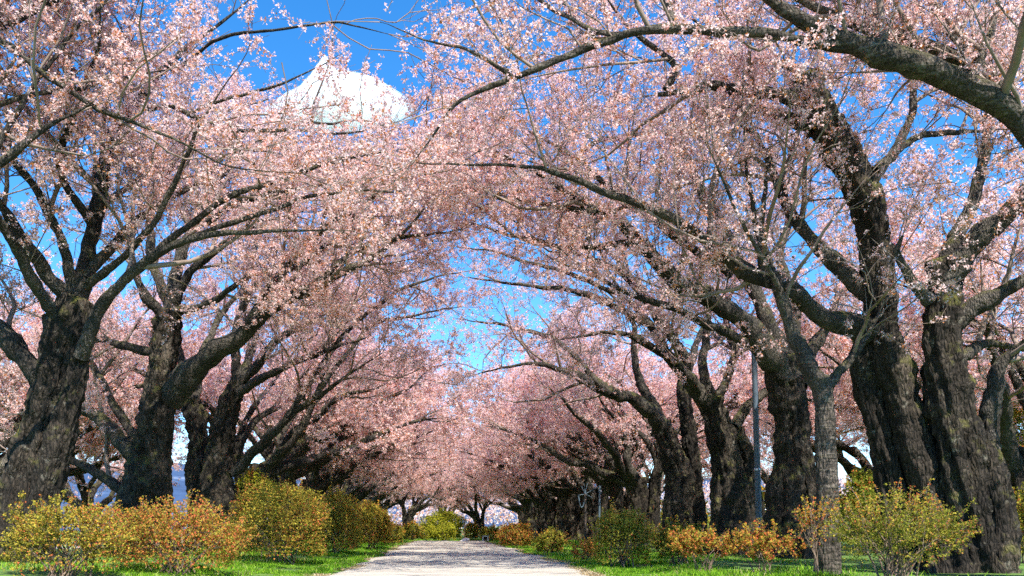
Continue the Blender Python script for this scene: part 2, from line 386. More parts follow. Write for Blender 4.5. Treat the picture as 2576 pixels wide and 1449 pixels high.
def stem_part(tree, base, pts, name, mt, seed, gnarl=1.0, sides=48, ring=0.065, to_ground=True):
    p = np.array(pts, float); p[:, 3] *= 0.68
    if to_ground:
        g = float(ground_z(p[0, 0], p[0, 1]))
        if p[0, 2] > g-0.1: p = np.concatenate([[[p[0, 0]-(p[1, 0]-p[0, 0])*0.15, p[0, 1], g-0.25, p[0, 3]*1.05]], p])
    L = np.linalg.norm(np.diff(p[:, :3], axis=0), axis=1).sum()
    s = spline(p, max(8, int(L/ring)))
    P, R = cap(s[:, :3], s[:, 3])
    rm = float(R[:-2].mean())
    gz = float(ground_z(p[0, 0], p[0, 1])) if to_ground else None
    V, F = tubes(P[None], R[None], sides, bark_disp(seed, gnarl*rm, gz))
    return obj(name, mesh(name, V-base, F, mt, True), tree)
def kink(s, seed):
    """old cherry limbs bend in short straight runs and swell at knots"""
    L = np.concatenate([[0], np.cumsum(np.linalg.norm(np.diff(s[:, :3], axis=0), axis=1))]); w_ = np.minimum(L/0.6, 1)
    o = np.stack([fbm(np.stack([L*0.9, L*0+seed, L*0+7.7*k], -1), 3) for k in range(3)], -1)
    q = s.copy(); q[:, :3] += o*(0.06+0.26*np.minimum(s[:, 3:4], 0.22))*w_[:, None]
    kn = np.clip(vnoise(np.stack([L*1.7, L*0+seed*2, L*0+1.1], -1))-0.3, 0, 1)
    q[:, 3] *= 1+0.28*kn*w_
    return q
def limb_part(tree, base, s, mt, seed, K=44):
    P, R = cap(s[:, :3], s[:, 3])
    dsp = lambda P_, D, th: R[None, :, None]*(0.2*fbm((P_[:, :, None, :]+D*0.1)*3.0+seed, 3)+0.16*fbm((P_[:, :, None, :]+D*0.15)*9.0+seed, 2))
    V, F = tubes(P[None], R[None], 12, dsp)
    return obj('limb', mesh('limb', V-base, F, mt, True), tree)

def blossoms(P, spacing, size, per, rg, t0=0.15):
    """little faces round points along the curves P"""
    L = np.linalg.norm(np.diff(P, axis=1), axis=2).sum(1)
    n = rg.poisson(L/spacing); idx = np.repeat(np.arange(len(P)), n); M = len(idx)
    t = (t0+(1-t0)*rg.random(M))*(P.shape[1]-1); i = np.minimum(t.astype(int), P.shape[1]-2); f = (t-i)[:, None]
    c = P[idx, i]*(1-f)+P[idx, i+1]*f+rg.normal(size=(M, 3))*size*0.35
    return faces_at(np.repeat(c, per, 0), size, rg, 0.62)
def faces_at(c, size, rg, spread):
    M = len(c)
    c = c+rg.normal(size=(M, 3))*size*spread
    u = norm(rg.normal(size=(M, 3))); v = rg.normal(size=(M, 3)); v = norm(v-u*(u*v).sum(1, keepdims=True))
    s = (size*rg.uniform(0.6, 1.25, M))[:, None]
    V = np.stack([c+u*s*0.62, c-u*s*0.31+v*s*0.58, c-u*s*0.36-v*s*0.52], 1).reshape(-1, 3)
    return V, np.arange(3*M).reshape(-1, 3)

def gap_keep(P, rg):
    """the open strip of sky over the path: crowns from the two sides do not quite meet"""
    c = P[:, -1]
    x, y, z = c.T
    g1 = (x > -4.6) & (x < -0.35) & (z > 7.4+0.42*(y-12)) & (y < 30)
    g2 = (np.abs(x+0.1) < 0.9) & (z > 5.0+0.06*y) & (y > 16)
    r = rg.random(len(c))
    return ~((g1 & (r < 0.76)) )

def crown(tree, base, LP, LR, seed, dens=1.0, size=0.04, keep=None, spread=1.0, zmin=3.3, per=6, flat=0.2, twig_sides=3, thin=0.8):
    rg = np.random.default_rng(seed)
    ok = (lambda P: keep(P, rg) & (P[:, -1, 2] > zmin)) if keep else (lambda P: P[:, -1, 2] > zmin)
    SP, SR = grow(LP, LR, 1.05/dens**0.5, 0.22, 0.98, 1.8*spread, 4.2*spread, 14, (30, 70), 0.16, 0.16, 0.018, 0.010, rg, flat)
    k = ok(SP); SP, SR = SP[k], SR[k]
    S2 = grow(SP, SR, 0.50, 0.12, 1, 0.9, 2.2, 9, (30, 75), 0.12, 0.17, 0.010, 0.006, rg, flat)
    L2 = grow(LP, LR, 0.62, 0.3, 1, 0.9, 2.4, 9, (35, 80), 0.2, 0.17, 0.010, 0.006, rg, flat)
    BP = np.concatenate([S2[0], L2[0]]); BR = np.concatenate([S2[1], L2[1]])
    k = ok(BP); BP, BR = BP[k], BR[k]
    TP, TR = grow(BP, BR, 0.27/dens**0.3, 0.1, 1, 0.4, 1.15, 6, (30, 75), 0.06, 0.16, 0.008, 0.004, rg)
    k = ok(TP); TP, TR = TP[k], TR[k]
    EP = np.concatenate([LP[:, -1], SP[:, -1]]); ED = norm(np.concatenate([LP[:, -1]-LP[:, -3], SP[:, -1]-SP[:, -3]]))
    EP = np.repeat(EP, 2, 0); ED = np.repeat(ED, 2, 0); cur = EP; ext = [EP]
    for q in range(8):
        ED = norm(ED+rg.normal(size=ED.shape)*0.2); cur = cur+ED*rg.uniform(0.1, 0.22, (len(cur), 1)); ext.append(cur)
    XP = np.stack(ext, 1); XR = np.linspace(0.011, 0.005, 9)[None]*np.ones((len(XP), 1))
    k = ok(XP); XP, XR = XP[k], XR[k]; BP = np.concatenate([BP, XP]); BR = np.concatenate([BR, XR])
    TX = grow(XP, XR, 0.2, 0.1, 1, 0.3, 0.9, 6, (30, 75), 0.06, 0.16, 0.008, 0.004, rg); TP = np.concatenate([TP, TX[0]]); TR = np.concatenate([TR, TX[1]])
    WP, WR = grow(TP, TR, 0.24/dens**0.3, 0.1, 1, 0.2, 0.55, 3, (30, 75), 0.02, 0.15, 0.007, 0.0035, rg)
    TR = TR*thin; WR = WR*thin; BR = BR*(0.5+0.5*thin)
    parts = [tubes(SP[:, [0, 2, 4, 6, 8, 10, 13]], SR[:, [0, 2, 4, 6, 8, 10, 13]], 5), tubes(BP[:, [0, 2, 4, 6, 8]], BR[:, [0, 2, 4, 6, 8]], 3), tubes(TP[:, [0, 2, 3, 5]], TR[:, [0, 2, 3, 5]], twig_sides), tubes(WP[:, [0, 2]], WR[:, [0, 2]], twig_sides)]
    V, F = join([p for p in parts if len(p[0])])
    obj('twigs', mesh('twigs', V-base, F, M_TWIG, True), tree, kind='stuff')
    V, F = join([blossoms(WP, 0.086/dens, size, per, rg, 0.05), blossoms(TP, 0.13/dens, size, per, rg, 0.2), blossoms(BP, 0.6/dens, size, per, rg, 0.5)])
    obj('crown', mesh('crown', V-base, F, M_BLOSSOM), tree, kind='stuff')

def hero(name, label, stems, limbs, seed, dens=1.0, limb_mat=None, trunk_mat=None, sprout=0, keep=gap_keep, fill=(), gnarl=1.0, **kw):
    """stems/limbs: (trace, Y0, Y1); fill: extra limbs as world points (x, y, z, r)"""
    S = [trace(*s) for s in stems]
    base = np.array([S[0][0, 0], S[0][0, 1], float(ground_z(S[0][0, 0], S[0][0, 1]))]) if S else np.array(kw.pop('base'))
    kw.pop('base', None)
    tr = empty(name, base, label, 'tree', 'old cherry trees lining the path')
    for k, s in enumerate(S): stem_part(tr, base, s, 'trunk', trunk_mat or M_BARK, seed*1.37+k*7.1, gnarl)
    LP, LR = [], []
    for k, l in enumerate(list(limbs)+list(fill)):
        p = trace(*l) if len(l) == 3 and not np.isscalar(l[0]) and isinstance(l[1], (int, float)) else np.array(l, float)
        L_ = np.linspace(0, 1, len(p)); p[:, 3] *= 0.63*(1-0.5*np.clip((L_-0.6)/0.4, 0, 1))
        s = kink(spline(p, 48), seed+k*3.3); limb_part(tr, base, s, limb_mat or M_LIMB, seed+k*3.3)
        LP.append(s[:, :3]); LR.append(s[:, 3])
    crown(tr, base, np.array(LP), np.array(LR), seed, dens, keep=keep, **kw)
    return tr

# --- first tree on the left
hero('cherry_tree', 'thick twisted cherry trunk at the far left edge, leaning inward behind the yellow azalea',
  [([(-15,1440,100),(45,1260,80),(94,1090,72),(142,940,68),(172,830,70),(192,755,64)],15,15),
   ([(85,1410,54),(112,1250,52),(146,1120,50),(176,1010,42),(203,900,28)],14.7,14.8)],
  [([(203,900,26),(245,770,22),(330,692,19),(440,620,16),(560,588,12),(700,580,8),(840,580,4)],14.7,13.2),
   ([(178,760,34),(125,690,29),(60,600,23),(10,520,16),(-60,420,11),(-130,330,7)],15,13.5),
   ([(150,800,30),(85,705,24),(30,600,21),(-25,530,17),(-110,440,10)],14.8,13),
   ([(110,960,50),(40,860,42),(-30,795,36),(-140,700,26),(-300,600,16)],15,14.5),
   ([(198,760,38),(226,630,31),(236,540,29),(252,450,26),(290,350,23),(332,270,19),(400,200,15),(480,125,11),(565,60,8),(640,-10,5)],15,16.5),
   ([(185,750,28),(165,620,20),(112,510,16),(42,412,13),(-40,320,9),(-110,210,5)],15,14),
   ([(335,275,12),(400,268,10),(470,290,9),(550,328,8),(610,370,6),(720,390,3)],16,15),
   ([(215,700,20),(340,560,15),(470,470,11),(560,400,8),(690,330,4)],15,17.5),
   ([(230,560,18),(150,420,14),(190,260,11),(240,120,8),(250,0,5)],15,13),
   ([(200,730,18),(320,640,14),(420,520,12),(470,400,9),(520,290,6),(600,180,4)],15,13.5),
   ([(330,690,14),(520,520,11),(700,450,9),(880,400,6),(1000,380,3)],14.5,14.2),
   ([(480,600,10),(700,520,8),(900,480,5),(1050,470,3)],14,14.5),
   ([(430,180,8),(560,100,6),(700,76,5),(860,62,4),(980,90,2)],16.2,15.4),
   ([(470,290,7),(600,240,6),(740,200,4),(860,130,2)],15.6,15),
   ([(560,330,7),(740,330,6),(900,330,4),(1020,300,2)],15.4,15.8)],
  11, 1.0)
# --- second and third on the left
hero('cherry_tree', 'second cherry of the left row, pale broken stub, thick limb over the path',
  [([(352,1330,100),(372,1190,76),(393,1050,63),(410,930,52),(420,830,46),(428,785,40)],21,21)],
  [([(425,1000,52),(520,905,43),(600,847,34),(680,782,27),(760,740,23),(830,692,19),(900,668,15),(970,625,11),(1035,565,8),(1085,505,4)],21,17.5),
   ([(415,800,26),(365,735,18),(335,650,13),(330,540,9),(360,430,5)],21,20),
   ([(430,790,20),(500,770,14),(560,746,12),(625,700,9),(720,655,5)],21,19),
   ([(395,890,20),(300,862,15),(215,850,12),(120,800,7)],21,23),
   ([(350,1160,40),(270,1065,26),(190,1015,20),(90,930,12)],21,22),
   ([(340,1260,28),(250,1195,19),(180,1160,15),(60,1110,8)],21.3,22),
   ([(355,1130,28),(285,1020,17),(235,900,13),(190,760,8)],21.2,23),
   ([(425,800,24),(480,690,18),(560,610,14),(650,560,10),(760,530,5)],21,20),
   ([(425,790,26),(450,640,19),(520,520,14),(640,470,10),(760,440,5)],21,22.5),
   ([(520,560,14),(590,510,14),(660,492,13),(760,470,8),(900,450,4)],20,17),
   ([(432,790,24),(470,600,18),(560,430,14),(700,340,10),(840,310,6),(960,300,3)],21,22),
   ([(425,800,22),(380,600,16),(430,400,12),(560,280,8),(680,250,4)],21,23),
   ([(600,850,20),(750,640,14),(900,520,10),(1050,430,6),(1150,400,3)],20,19),
   ([(760,740,14),(900,620,10),(1040,600,7),(1160,580,4)],18.5,20),
   ([(700,770,14),(780,650,11),(880,560,9),(960,480,6),(1040,440,3)],19.5,20.5)],
  22, 1.0)
hero('cherry_tree', 'third cherry of the left row, V-shaped split trunk with a hollow broken top',
  [([(560,1300,66),(548,1190,52),(567,1060,40),(604,955,28)],27,27),
   ([(505,1290,48),(498,1150,40),(490,1050,32),(478,980,22)],27.6,28)],
  [([(585,1190,26),(660,1112,19),(722,1052,15),(790,1002,12),(870,945,8),(960,890,4)],27,24),
   ([(598,980,24),(660,900,17),(740,830,12),(840,780,7),(930,740,4)],27,25),
   ([(480,1000,22),(450,880,15),(440,760,11),(470,640,6)],28,28),
   ([(490,1060,24),(430,980,16),(350,930,10),(270,880,5)],28,29),
   ([(600,970,20),(590,840,15),(640,720,11),(740,640,7),(850,600,4)],27,26),
   ([(590,1000,20),(700,930,14),(800,890,10),(920,850,5)],27,24),
   ([(490,1000,18),(520,860,13),(590,750,9),(690,690,5)],28,30),
   ([(600,970,20),(660,780,15),(760,620,11),(880,520,7),(980,470,4)],27,28),
   ([(590,960,18),(620,700,13),(690,520,9),(800,440,5)],27,29),
   ([(722,1052,14),(850,860,11),(960,760,8),(1080,700,5),(1160,680,3)],25,26),
   ([(790,1000,10),(920,830,8),(1060,790,5),(1150,770,3)],24.5,27)],
  33, 0.85)
# --- right hand trees
hero('cherry_tree', 'huge gnarled cherry with three fused mossy trunks and a sawn-off top, right side',
  [([(2470,1560,92),(2450,1380,82),(2425,1210,74),(2385,1010,70),(2370,860,69),(2380,720,60),(2372,655,52)],15,15),
   ([(2390,1480,90),(2330,1210,62),(2270,1010,56),(2226,860,60),(2212,700,58),(2196,580,55),(2155,450,52),(2095,345,50),(2042,262,52),(2022,200,54)],15.3,15.6),
   ([(2275,1400,56),(2235,1160,48),(2192,1010,43),(2168,905,41),(2200,800,36)],15.8,15.6),
   ([(2520,1500,48),(2518,1330,50),(2503,1240,50),(2480,1120,40),(2490,1020,29)],14.7,14.9)],
  [([(2370,720,52),(2440,622,43),(2520,540,37),(2600,455,30),(2700,360,20),(2800,250,12)],15,13.5),
   ([(2372,690,36),(2402,600,27),(2442,500,24),(2470,400,21),(2490,300,18),(2500,180,13),(2470,60,8)],15,16),
   ([(2340,760,26),(2285,695,18),(2254,645,15),(2268,598,12)],14.4,14.2),
   ([(2400,810,46),(2500,750,36),(2600,690,28),(2740,620,18)],15,14.2),
   ([(2480,1110,44),(2492,1000,31),(2510,930,26),(2570,865,18),(2660,790,12)],14.9,14.6),
   ([(2410,900,26),(2500,862,15),(2590,880,11)],15,16),
   ([(2050,285,34),(1990,248,28),(1930,238,24),(1850,236,22),(1750,230,20),(1648,236,16)],15.6,15),
   ([(1675,225,16),(1702,165,12),(1640,110,9),(1560,50,7),(1510,-20,5)],15,14.6),
   ([(2050,320,28),(1940,285,18),(1860,270,13),(1760,290,7)],15.6,17),
   ([(2200,430,22),(2300,352,13),(2400,336,11),(2500,330,7)],15.6,17),
   ([(2190,840,48),(2120,803,38),(2060,770,34),(1990,722,31),(1900,690,29),(1800,618,24),(1700,558,20),(1600,520,17),(1500,482,14),(1400,442,12),(1330,420,10),(1180,412,7),(1040,400,4)],15.4,13),
   ([(2190,740,40),(2120,662,29),(2050,600,24),(1988,540,20),(1948,450,16),(1900,350,13),(1850,300,11),(1760,282,6)],15.6,17),
   ([(2180,470,24),(2280,330,16),(2300,200,12),(2250,60,8),(2180,-60,5)],15.6,16.5),
   ([(2100,360,22),(1990,180,14),(1850,140,10),(1720,20,6)],15.6,17)],
  44, 1.0, gnarl=1.05, flat=0.4)
hero('cherry_tree', 'cherry behind the grey lamp pole whose two long limbs run diagonally up to the left',
  [([(1968,1400,98),(1978,1270,66),(1990,1110,57),(1984,990,56),(1958,905,50)],21.8,21.8),
   ([(2050,1400,60),(2030,1220,44),(2000,1080,36)],21.3,21.8)],
  [([(1975,950,58),(1905,845,42),(1800,762,34),(1700,690,30),(1600,608,26),(1500,532,22),(1420,482,18),(1350,428,12),(1250,380,7)],21.8,18),
   ([(1985,960,46),(1930,800,29),(1868,660,25),(1800,540,22),(1745,458,19),(1720,380,17),(1702,310,15),(1688,240,11),(1670,120,6)],21.8,22),
   ([(1840,690,20),(1780,650,18),(1700,592,15),(1620,530,14),(1530,468,14),(1445,402,12),(1330,330,6)],20.5,18.5),
   ([(1735,420,14),(1700,350,14),(1640,330,10),(1530,352,10),(1440,402,9),(1340,470,7),(1200,500,4)],22,20),
   ([(2010,970,30),(2060,850,20),(2120,740,14),(2200,640,9)],21.8,24),
   ([(1990,930,30),(2000,780,22),(1960,640,17),(2000,500,12),(1980,360,7)],21.8,24),
   ([(1930,880,22),(1800,820,16),(1650,760,12),(1500,700,8),(1380,650,4)],21.5,19),
   ([(1500,532,14),(1380,520,10),(1260,500,7),(1140,480,4)],19,19.5),
   ([(1600,608,16),(1450,620,11),(1300,600,8),(1180,560,4)],19.5,22)],
  55, 1.0)
hero('cherry_tree', 'young cherry with ring-banded bark in front of the thick right trunks',
  [([(2088,1560,46),(2082,1300,39),(2078,1150,35),(2074,1020,33),(2062,950,33)],14.3,14.4)],
  [([(2066,975,34),(2012,872,28),(1972,782,24),(1942,722,18),(1912,600,13),(1885,450,9),(1870,310,5)],14.4,14.8),
   ([(2072,985,26),(2130,912,16),(2180,850,12),(2240,740,7)],14.4,14.9),
   ([(1935,720,14),(1912,640,11),(1918,500,9),(1935,380,6)],14.7,14.4),
   ([(1990,830,14),(1940,690,10),(1860,560,8),(1790,400,5)],14.6,13)],
  66, 0.5, limb_mat=M_BAND, trunk_mat=M_BAND, gnarl=0.32)
hero('cherry_tree', 'third thick cherry of the right row, lumpy base just beyond the lamp pole',
  [([(1842,1380,86),(1836,1210,62),(1812,1100,46),(1792,1005,38)],26,26),
   ([(1895,1380,52),(1880,1200,40),(1850,1080,30)],26.4,26.2)],
  [([(1792,1030,32),(1740,950,25),(1682,890,21),(1640,820,16),(1560,740,10),(1470,680,5)],26,23.5),
   ([(1845,1075,26),(1900,1005,18),(1950,965,14),(2040,900,8)],26,27),
   ([(1795,1015,26),(1770,920,19),(1780,800,14),(1740,660,8)],26,26.5),
   ([(1800,1010,22),(1840,900,15),(1830,770,10),(1880,640,6)],26,28),
   ([(1760,980,20),(1650,880,14),(1540,840,10),(1410,850,5)],25.5,23),
   ([(1640,820,14),(1480,740,10),(1330,720,7),(1180,700,4)],24,26),
   ([(1560,740,10),(1400,680,8),(1250,640,5),(1140,620,3)],23.5,26),
   ([(1780,1040,22),(1660,800,15),(1560,690,11),(1440,640,7),(1330,600,4)],26,24)],
  77, 0.85)
hero('cherry_tree', 'fourth cherry of the right row with a long arm bowed low over the path',
  [([(1708,1360,56),(1704,1190,44),(1662,1065,33)],32,32),
   ([(1750,1360,40),(1745,1180,30),(1722,1010,24),(1720,890,15)],32.5,32.5)],
  [([(1672,1085,34),(1602,1002,27),(1540,990,24),(1480,960,20),(1420,928,14),(1320,915,9),(1200,940,5)],32,28.5),
   ([(1665,1070,22),(1600,940,16),(1590,820,10),(1520,720,6)],32,31),
   ([(1722,960,16),(1760,850,12),(1800,740,7)],32.5,33),
   ([(1720,900,14),(1660,790,10),(1560,760,7),(1440,740,4)],32.5,30),
   ([(1540,990,14),(1400,860,10),(1280,820,7),(1160,800,4)],30,32),
   ([(1660,800,10),(1540,640,8),(1400,560,5),(1280,540,3)],32,33)],
  88, 0.8)
# --- trees standing just outside the frame whose limbs hang into it
hero('cherry_tree', 'cherry outside the right edge, its smooth grey limbs arching across the upper right',
  [([(3060,1700,130),(3020,1300,105),(2940,1000,90),(2860,800,80)],11.5,11.6)],
  [([(2880,850,78),(2720,560,60),(2622,392,52),(2540,292,48),(2440,222,46),(2320,172,44),(2200,132,42),(2080,92,39),(1980,50,35),(1900,0,29),(1800,-70,20)],11.6,11.8),
   ([(2170,122,26),(2050,106,19),(1900,86,18),(1780,78,18),(1680,75,17),(1580,90,16),(1480,122,15),(1380,165,13),(1260,215,12),(1160,252,11),(1108,312,8),(1050,392,5)],11.8,11.6),
   ([(2860,820,60),(2700,480,44),(2520,252,34),(2440,172,31),(2330,112,28),(2200,76,25),(2100,40,20),(2000,-10,17),(1880,-90,10)],11.6,13),
   ([(2600,370,26),(2480,180,20),(2380,60,16),(2300,-80,10)],11.7,13.5),
   ([(2440,210,20),(2500,80,14),(2520,-60,9)],11.8,12.5),
   ([(1700,76,14),(1660,-20,10),(1560,-110,6)],11.8,12.5),
   ([(1300,200,8),(1180,130,6),(1070,100,4),(960,50,2)],11.7,12.2),
   ([(1560,95,11),(1450,60,8),(1340,-10,6),(1260,-80,4)],11.7,12.8)],
  99, 0.85, limb_mat=M_BAND, flat=0.65)
hero('cherry_tree', 'cherry outside the left edge, its thin bare-ended limb slanting down across the top left',
  [([(-560,1700,120),(-540,1300,95),(-500,1000,80),(-440,800,64)],11.5,11.6)],
  [([(-450,820,50),(-300,380,30),(-120,60,18),(-20,95,13),(45,132,11),(130,200,11),(230,266,10),(340,310,9),(420,350,7),(560,412,5),(760,438,3)],11.6,12.4),
   ([(-450,830,46),(-260,620,30),(-60,440,17),(20,386,15),(130,312,10),(240,255,6)],11.6,12),
   ([(-440,810,46),(-280,420,30),(-150,160,22),(0,-20,14),(160,-120,8)],11.6,12.6),
   ([(-120,130,14),(60,40,10),(220,-20,8),(380,-60,5)],12.3,13.5),
   ([(-20,395,12),(90,210,9),(210,60,7),(330,-60,4)],12,13),
   ([(-300,380,20),(-100,300,14),(100,240,9),(300,200,6),(460,170,3)],11.9,14),
   ([(-150,160,14),(50,20,10),(250,-40,7),(480,-30,4)],12.2,14.5)],
  110, 0.95, flat=0.5)

# --- rows further on: three moulds, copied
def generic(name, label, loc, seed, dens=0.95, lean=0.9):
    rg = np.random.default_rng(seed)
    base = np.array([0., 0., 0.]); tr = empty(name, loc, label, 'tree', 'old cherry trees lining the path')
    h = rg.uniform(2.3, 3.1); r = rg.uniform(0.42, 0.52)
    def gz_off(p): return p
    st = [(0, 0, -0.5, r*1.25), (0.05, 0.05*rg.normal(), 0.5, r), (0.15*lean, 0.1*rg.normal(), 1.4, r*0.8), (0.35*lean, 0.15*rg.normal(), h, r*0.62)]
    s = spline(np.array(st), 44); P, R = cap(s[:, :3], s[:, 3])
    V, F = tubes(P[None], R[None], 36, bark_disp(seed*0.77, r*1.0, 0.0)); obj('trunk', mesh('trunk', V, F, M_BARK, True), tr)
    s2 = spline(np.array([(-0.35, 0.35*rg.choice([-1, 1]), -0.5, r*0.7), (-0.3, 0.25, 1.0, r*0.55), (-0.4, 0.3, 2.6, r*0.42), (-0.7, 0.5, 3.8, r*0.3)]), 40); P, R = cap(s2[:, :3], s2[:, 3])
    V, F = tubes(P[None], R[None], 28, bark_disp(seed*1.3, r*0.6, 0.0)); obj('trunk', mesh('trunk', V, F, M_BARK, True), tr)
    LP, LR = [], []
    az = [0.1, -0.35, 0.45, 1.2, -1.2, 2.3, -2.4, 3.1, 0.0, 0.0]
    for k, a_ in enumerate(az):
        a_ += rg.normal()*0.15
        src = s if k < 5 else s2
        i0 = rg.integers(int(len(src)*0.72), len(src)-2); c = src[i0, :3].copy()
        ln = rg.uniform(6.5, 8.2) if k in (0, 1, 2) else rg.uniform(4.5, 7)
        el = rad(rg.uniform(34, 52)) if k < 3 else rad(rg.uniform(55, 68)) if k < 8 else rad(78)
        pts = [[*c, min(src[i0, 3]*0.7, 0.2)]]; n_ = 9
        for q in range(1, n_):
            el_q = el*(1-0.65*q/n_)+rg.normal()*0.13; a_ += rg.normal()*0.13
            c = c+np.array([math.cos(a_)*math.cos(el_q), math.sin(a_)*math.cos(el_q), math.sin(el_q)])*ln/(n_-1)
            pts.append([*c, pts[0][3]*(1-q/(n_-0.7))**0.9+0.012])
        sp = kink(spline(np.array(pts), 50), seed+k*1.7); limb_part(tr, base, sp, M_LIMB, seed+k)
        LP.append(sp[:, :3]); LR.append(sp[:, 3])
    crown(tr, base, np.array(LP), np.array(LR), seed, dens, size=0.06, per=4, zmin=2.7, thin=0.45)
    return tr
ordinal = ['fourth', 'fifth', 'sixth', 'seventh', 'eighth', 'ninth', 'tenth', 'eleventh', 'twelfth', 'thirteenth', 'fourteenth', 'fifteenth']
rowL = [33, 38.5, 44, 50, 56.5, 63, 70, 78, 87, 97]
rowR = [38, 43, 48, 53.5, 59, 65.5, 72.5, 80, 88, 98]
protos = []
for k in range(3):
    protos.append(generic('cherry_tree', '%s cherry from the camera in the left row, beyond the azalea hedge' % ordinal[k], (-8.3, rowL[k], 0.2), 200+k*13))
    protos[-1].scale = (1.18,)*3; protos[-1].rotation_euler = (0, 0, [0.1, -0.2, 0.15][k])
rg = np.random.default_rng(5)
for k in range(3, len(rowL)):
    copy_tree(protos[(k*2+1) % 3], (-8.3+rg.normal()*0.4, rowL[k], 0.15), rg.normal()*0.3, rg.uniform(1.12, 1.28), '%s cherry from the camera in the left row, beyond the azalea hedge' % ordinal[k])
for k in range(len(rowR)):
    copy_tree(protos[k % 3], (9.0+rg.normal()*0.4, rowR[k], 0.1), math.pi+rg.normal()*0.3, rg.uniform(1.12, 1.28), '%s cherry from the camera in the right row of the avenue' % ordinal[k+1])
for (x, y, rz, s, lab) in [
    (-17.5, 31, 0.6, 1.0, 'cherry behind the first left trunk, low twigs against the blue hills'),
    (-19, 42, 2.2, 1.05, 'cherry standing back left between the second and third left trunks'),
    (-15.5, 25.5, 0.9, 1.1, 'cherry crown filling the gap between the first and second left trunks'),
    (17.0, 23.5, 2.7, 1.1, 'cherry just right of the fused trunks, its crown at the right edge'),
    (18.5, 34, 3.3, 1.0, 'pale cherry standing back right, seen between the banded and the fused trunks'),
    (22, 28, 2.6, 0.9, 'cherry at the right edge behind the lumpy trunk base, pink against green'),
    (20, 47, 2.9, 1.1, 'cherry standing back right, pink behind the lamp pole'),
    (15.5, 62, 3.0, 1.1, 'cherry standing far back right behind the row, near the pale frame'),
    (-4.5, 84, 0.4, 1.0, 'cherry at the end of the avenue just left of its middle'),
    (3.2, 92, 3.4, 1.0, 'cherry at the end of the avenue just right of its middle'),
    (-1.0, 104, 1.4, 1.1, 'last cherry closing the avenue in the middle distance'),
    (-14, 100, 0.4, 1.1, 'cherry closing the avenue on the far left'),
    (13, 106, 3.4, 1.1, 'cherry closing the avenue on the far right')]:
    copy_tree(protos[int(y) % 3], (x, y, float(ground_z(x, y))), rz, s, lab)

rg = np.random.default_rng(61)
n_ = 26000; wx = rg.uniform(-80, 80, n_); wy = 118+rg.random(n_)*26
top = 5.5+3.0*fbm(np.stack([wx*0.12, wy*0.12, wx*0], -1), 3); wz = np.sqrt(rg.random(n_))*top+ground_z(wx, wy)
V, F = faces_at(np.stack([wx, wy, wz], -1), 0.42, rg, 0.3)
obj('far_woods', mesh('far_woods', V, F, M_BLOSSOM), kind='stuff', label='pale pink wood closing the view beyond the end of the avenue', category='woods')
